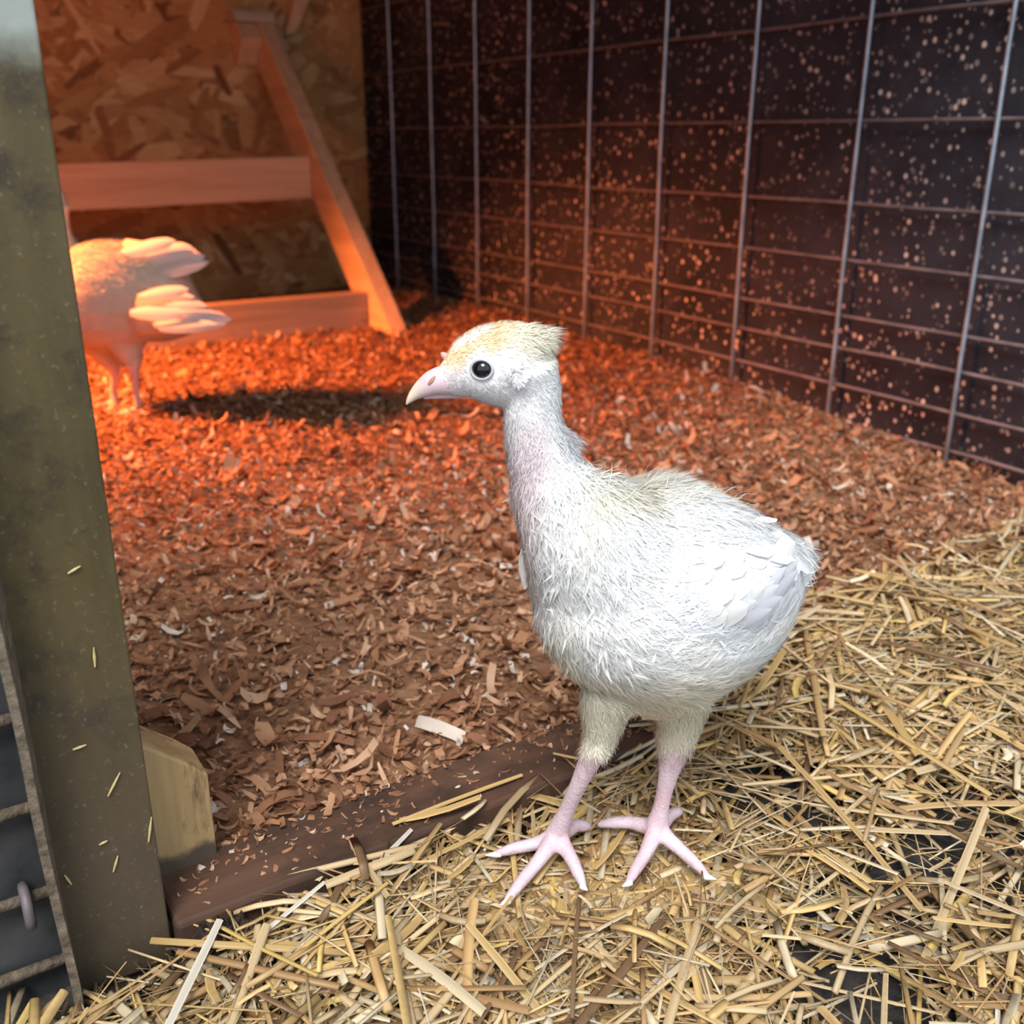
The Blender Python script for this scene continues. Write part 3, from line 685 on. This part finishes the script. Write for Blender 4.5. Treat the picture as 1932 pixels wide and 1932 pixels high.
bare = np.array([on_z(a, b, 0)[:2] for a, b in ((1700,1690),(1560,1790),(1850,1540),(1620,1870),(1800,1620),(1480,1500))])
items = []
def straw_item(x, y, L, W, yaw, pitch, lift, vi=None):
    items.append([x, y, straw_h(x, y) + lift, L, W, yaw, pitch, random.uniform(-.6, .6), random.randrange(len(variants)) if vi is None else vi, lift])
tries = 0
while len(items) < 4300 and tries < 60000:
    tries += 1
    x, y = random.uniform(-.14, 1.16), random.uniform(.12, .56)
    lim = .450 + .070*float(sstep(.38, .60, np.float64(x))) + random.gauss(0, .010 + .02*float(sstep(.4, .7, np.float64(x))))
    if y > lim or not in_frame(x, y, 0, 160): continue
    px, py, _ = project((x, y, 0))
    if (px < 430 and py < 1850 + (430-px)*.05 or px < 620 and py < 1715 and y < .456) and random.random() < .82: continue
    if x < .10 and y > .425: continue
    bd = np.min(np.hypot(*(bare - (x, y)).T))
    if bd < .045 and random.random() < .85: continue
    L = min(.16, random.lognormvariate(math.log(.042), .65)); W = random.uniform(.0015, .0056)
    if L > .05: W = max(W, .0028)
    lift = random.random()**1.3*.021; td = np.min(np.hypot(*(toe_pts - (x, y)).T))
    if td < .5*L + .010: lift = min(lift, .003)*0.6; 
    pit = random.gauss(0, .10) if td > .5*L+.01 else random.gauss(0, .015)
    if px < 640 and y > .42: L *= .8
    straw_item(x, y, L, W, random.uniform(0, math.pi) if random.random() < .7 else random.gauss(.35, .35), pit, lift)
def straw_px(a, b, W, lift, label=None, vi=None):
    p, q = on_z(*a, lift), on_z(*b, lift); d = q-p; c = (p+q)/2
    items.append([c[0], c[1], lift, np.linalg.norm(d), W, math.atan2(d[1], d[0]), 0.0, 0.2, random.randrange(len(variants)) if vi is None else vi, .03] + ([label] if label else []))
for a in (((740,1555),(985,1462),  .003,.016,'thin straw lying across the bare brown threshold board'),((335,1795),(640,1862),.0045,.010,'thick straw pointing right from the foot of the post'),((310,1950),(415,1735),.0042,.013,'straw standing out diagonally just right of the post foot'),((660,1690),(960,1545),.003,.008),((915,1585),(1020,1462),.005,.012,'broad flat straw between threshold board and left foot'),
          ((1450,1240),(1870,1500),.0045,.018,'longest straw slanting down right behind the poult'),((1735,1530),(1932,1640),.004,.010),((1565,1562),(1790,1572),.004,.008),((1475,1240),(1700,1270),.005,.014),((1640,1790),(1775,1760),.006,.005),
          ((1500,1590),(1640,1680),.003,.008),((1770,1810),(1932,1900),.004,.006),((1290,1690),(1420,1790),.005,.005),((1300,1720),(1340,1932),.006,.004),((1465,1740),(1500,1850),.005,.005),
          ((1440,1300),(1530,1325),.0035,.012),((640,1760),(860,1830),.004,.006),((560,1700),(590,1810),.0035,.006),((1180,1560),(1120,1640),.004,.001),((460,1860),(900,1700),.004,.004),
          ((1400,1480),(1630,1460),.003,.010),((1480,1156),(1590,1190),.003,.012),((1630,1150),(1932,1300),.003,.012),((1560,1210),(1932,1215),.0035,.012)):
    straw_px(*a)
def item_matrix(it):
    x, y, z, L, W, yaw, pitch, roll, vi, lift = it[:10]; W0 = variants[vi][4]
    return Matrix.Translation((x, y, z)) @ np_rot(yaw, pitch, roll) @ Matrix.Diagonal((L, W/W0, W/W0, 1))
def score(it):
    px, py, d = project(it[:3])
    if not (0 < px < 1932 and 0 < py < 1932): return 0
    return it[3]*it[4]/d**2*(.3+it[9]/.016)
items.sort(key=score, reverse=True)
NS = 295
for it in items[:NS]:
    o = bpy.data.objects.new('straw_stalk', variants[it[8]][0]); col.objects.link(o); o.matrix_world = item_matrix(it)
    px, py, _ = project(it[:3]); c = variants[it[8]][3].mean(0); tone = 'whitish' if c[2] > .6 else 'brown' if c[0] < .5 else 'yellow' if c[2] < .22 else 'pale tan' if c[2] > .34 else 'golden'
    zone = ('at the lower left corner near the post' if px < 420 else 'before the threshold board left of the feet' if px < 900 and py < 1760 else 'along the bottom edge left of the feet' if px < 900 else
            'around the feet of the near poult' if px < 1360 and py < 1720 else 'below the feet at the bottom edge' if px < 1360 else 'right of the poult beside the pen' if py < 1450 else 'over the bare black mat at lower right')
    size = 'long' if it[3] > .075 else 'short'
    u = np.array((math.cos(it[5]), math.sin(it[5]), 0))*it[3]/2; pa, pb = project(np.array(it[:3])-u), project(np.array(it[:3])+u)
    if pb[0] < pa[0]: pa, pb = pb, pa
    an = math.degrees(math.atan2(pa[1]-pb[1], pb[0]-pa[0])); lay = 'level' if abs(an) < 18 else 'upright' if abs(an) > 68 else 'rising right' if an > 0 else 'falling right'
    tag(o, it[10] if len(it) > 10 else f'{size} {tone} straw {lay} {zone}', 'straw', 'loose straw stalks')
def bulk(name, its, mats, vars_, mat, label, cat):
    Vs, Fs, Cs = [], [], []; b = 0
    for it, mx in zip(its, mats):
        v, f, c = vars_[it[8]][1:4]; A = np.array(mx); V = v @ A[:3,:3].T + A[:3,3]
        Vs.append(V); Cs.append(c*random.uniform(.8, 1.1)); Fs.extend([tuple(i+b for i in q) for q in f]); b += len(v)
    me = bpy.data.meshes.new(name); me.from_pydata(np.concatenate(Vs).tolist(), [], Fs); me.update(); set_col(me, np.clip(np.concatenate(Cs), 0, 1)); 
    o = link_mesh(name, me, mat, None, True); tag(o, label, cat, kind='stuff'); return o
# fine chaff and hair-thin stems among the stalks
fine = []
while len(fine) < 1700:
    x, y = random.uniform(-.14, 1.1), random.uniform(.12, .50)
    if not in_frame(x, y, 0, 60) or y > .440 + .06*float(sstep(.4, .6, np.float64(x))): continue
    if np.min(np.hypot(*(toe_pts - (x, y)).T)) < .03 or (np.min(np.hypot(*(bare - (x, y)).T)) < .05 and random.random() < .75): continue
    if project((x, y, 0))[0] < 620 and y > .43: continue
    fine.append([x, y, straw_h(x, y) + random.uniform(.004, .020), random.uniform(.025, .085), random.uniform(.0006, .0015), random.uniform(0, 3.14), random.gauss(0, .10), random.uniform(-1, 1), random.randrange(len(variants)), 0])
while len(fine) < 5500:
    x, y = random.uniform(-.14, 1.1), random.uniform(.12, .50)
    if not in_frame(x, y, 0, 60): continue
    bd = np.min(np.hypot(*(bare - (x, y)).T))
    if (bd < .042 and random.random() < .8) or y > .452 + .05*float(sstep(.4, .6, np.float64(x))): continue
    fine.append([x, y, straw_h(x, y) + random.uniform(-.004, .006), random.uniform(.006, .020), random.uniform(.0006, .0022), random.uniform(0, 3.14), random.gauss(0, .15), random.uniform(-1, 1), random.randrange(len(variants)), 0])
rest = items[NS:] + fine
bulk('straw_bedding', rest, [item_matrix(i) for i in rest], variants, M['straw'], 'golden chopped straw bedding spread over the dark mat in front', 'straw')

# wood shavings
sv = []
for i in range(40):
    mb = MB(); V = []; Fc = []; Cc = []; curl = random.uniform(-3.4, 3.8); asp = random.choice((random.uniform(.10,.25), random.uniform(.2,.55))); c = pick(SHAV); ns = 4; taper = random.uniform(.4, 1); tw = random.uniform(-.4, .4)
    for k in range(ns+1):
        t = k/ns-.5; a = curl*t
        xx = math.sin(a)/curl if abs(curl) > .1 else t; zz = (1-math.cos(a))/curl if abs(curl) > .1 else 0
        wd = asp*.5*(1 if 0 < k < ns else taper)*random.uniform(.8, 1.1)
        for sgn in (-1, 1):
            V.append((xx, sgn*wd + tw*t*t, zz + sgn*tw*t*.3)); f = random.uniform(.85, 1.1); Cc.append(tuple(min(1, q*f) for q in c))
    for k in range(ns): Fc.append((2*k, 2*k+1, 2*k+3, 2*k+2))
    mb.add(V, Fc, Cc); me = bpy.data.meshes.new('wood_shaving'); me.from_pydata(mb.v, [], mb.f); me.update(); set_col(me, np.array(mb.c)); me.materials.append(M['shav'])
    me.polygons.foreach_set('use_smooth', np.ones(len(me.polygons), bool)); sv.append((me, np.array(mb.v), mb.f, np.array(mb.c), 1.0))
sh = []
while len(sh) < 44000:
    y = .50 + 2.08*random.random()**1.25; x = random.uniform(-.25, XR-.01)
    if not in_frame(x, y, 0, 60): continue
    near = y < 1.1
    L = random.lognormvariate(math.log(.0095), .5) if random.random() > .06 else random.uniform(.02, .045); L = min(L, .05)
    lift = random.random()**1.6*.011
    if y < .512:
        if random.random() < .5: continue
        L *= .6; lift = .010
    if L > .018: L, near = L, True
    wl = random.uniform(.4, .7) if L > .018 else random.uniform(.7, 1.2)
    sh.append([x, y, float(pen_h(np.float64(x), np.float64(y))) + lift, L, L*wl, random.uniform(0, 6.28), random.gauss(0, .35), random.gauss(0, .45) + (math.pi if random.random() < .3 else 0), random.randrange(len(sv)), lift])
for k in range(330):
    x = random.uniform(.085, .42); y = .456 + .052*random.random()**.6
    L = random.uniform(.0015, .009); sh.append([x, y, .0129, L, L*random.uniform(.5, 1.2), random.uniform(0, 6.28), random.gauss(0, .12), random.gauss(0, .12), random.randrange(len(sv)), .0])
def sh_matrix(it):
    return Matrix.Translation(it[:3]) @ np_rot(it[5], it[6], it[7]) @ Matrix.Diagonal((it[3], it[4], it[3], 1))
def sscore(it):
    px, py, d = project(it[:3])
    if not (0 < px < 1932 and 0 < py < 1932): return 0
    return it[3]*it[4]/d**2*(.2+it[9]/.010)
sh.sort(key=sscore, reverse=True)
for it in sh[:NS]:
    o = bpy.data.objects.new('wood_shaving', sv[it[8]][0]); col.objects.link(o); o.matrix_world = sh_matrix(it)
    px, py, _ = project(it[:3]); c = sv[it[8]][3].mean(0); tone = 'pale' if c[2] > .28 else 'dark brown' if c[0] < .32 else 'reddish brown' if c[0] < .45 else 'tan'
    zone = ('in the glow of the heat lamp' if py < 960 and px < 760 else 'beside the timber stub and post' if px < 480 else 'between the post and the near poult' if px < 960 else
            'just behind the near poult' if px < 1400 and py > 900 else 'along the foot of the black wall')
    tag(o, f'{tone} curled wood shaving {zone}', 'wood shaving', 'large wood shavings')
bulk('shavings_litter', sh[NS:], [sh_matrix(i) for i in sh[NS:]], sv, M['shav'], 'reddish brown wood shavings covering the pen floor', 'wood shavings')

# mucky litter at the foot of the post and stub
def muck_mound(name, c, rx, ry, h, label, seed):
    r = np.random.default_rng(seed); V = []; Fc = []; nr_, na = 14, 36
    for i in range(nr_+1):
        for k in range(na):
            a = 2*math.pi*k/na; q = i/nr_; j = 1 + .16*math.sin(3*a+seed)+.1*math.sin(7*a)
            V.append((c[0]+rx*q*j*math.cos(a), c[1]+ry*q*j*math.sin(a), c[2]+h*(1-q**1.6)*(1+.12*r.normal()*(q < .95))-.004*q))
    for i in range(nr_):
        for k in range(na): Fc.append((i*na+k, i*na+(k+1) % na, (i+1)*na+(k+1) % na, (i+1)*na+k))
    m = MB(); m.add(V, Fc); o = m.build(name, M['muck'], None, True); return tag(o, label, 'muck')
muck_mound('muck_clump', (0.098, 0.446, -0.018),  .042, .019, .027, 'dark damp muck clumped between post foot and timber stub', 1)
muck_mound('muck_clump', (0.185, 0.438, -0.018), .095, .015, .018, 'dark muck ridge banked along the front edge of the threshold board', 9)
muck_mound('muck_clump', (0.045, 0.436, -0.016), .040, .022, .012, 'dark muck and crumbs banked in front of the post foot', 4)
cr = []
for k in range(900):
    x = random.uniform(-.01, .20); y = random.gauss(.444 if x > .08 else .436, .010)
    if y > .452: continue
    cr.append([x, y, -.016 + random.uniform(0, .020)*max(0, 1-abs(x-.09)/.12), random.uniform(.003, .013), random.uniform(.0008, .003), random.uniform(0, 3.14), random.gauss(0, .4), random.uniform(-1, 1), random.randrange(len(variants)), 0])
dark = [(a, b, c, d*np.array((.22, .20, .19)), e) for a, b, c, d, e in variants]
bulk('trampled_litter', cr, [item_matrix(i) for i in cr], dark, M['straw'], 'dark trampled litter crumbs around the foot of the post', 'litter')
# crumbs of straw stuck to the post
for (x, y, L, a) in ((178,1240,.010,1.5),(215,1480,.013,1.0),(283,1565,.014,1.35),(218,1630,.009,1.2),(140,1075,.006,.4),(195,1590,.004,.2),(150,1410,.006,.1),(128,1660,.007,1.9)):
    r = ray(x, y); p = CAM + r*((.4572-CAM[1])/r[1]); m = MB(); dx = np.array([math.cos(a), 0, math.sin(a)])*L/2
    m.tube([p-dx, p, p+dx], [.0004, .0007, .0003], 6); m.c = [(.66, .52, .24)]*len(m.v)
    m.build('stuck_straw', M['straw'], po)
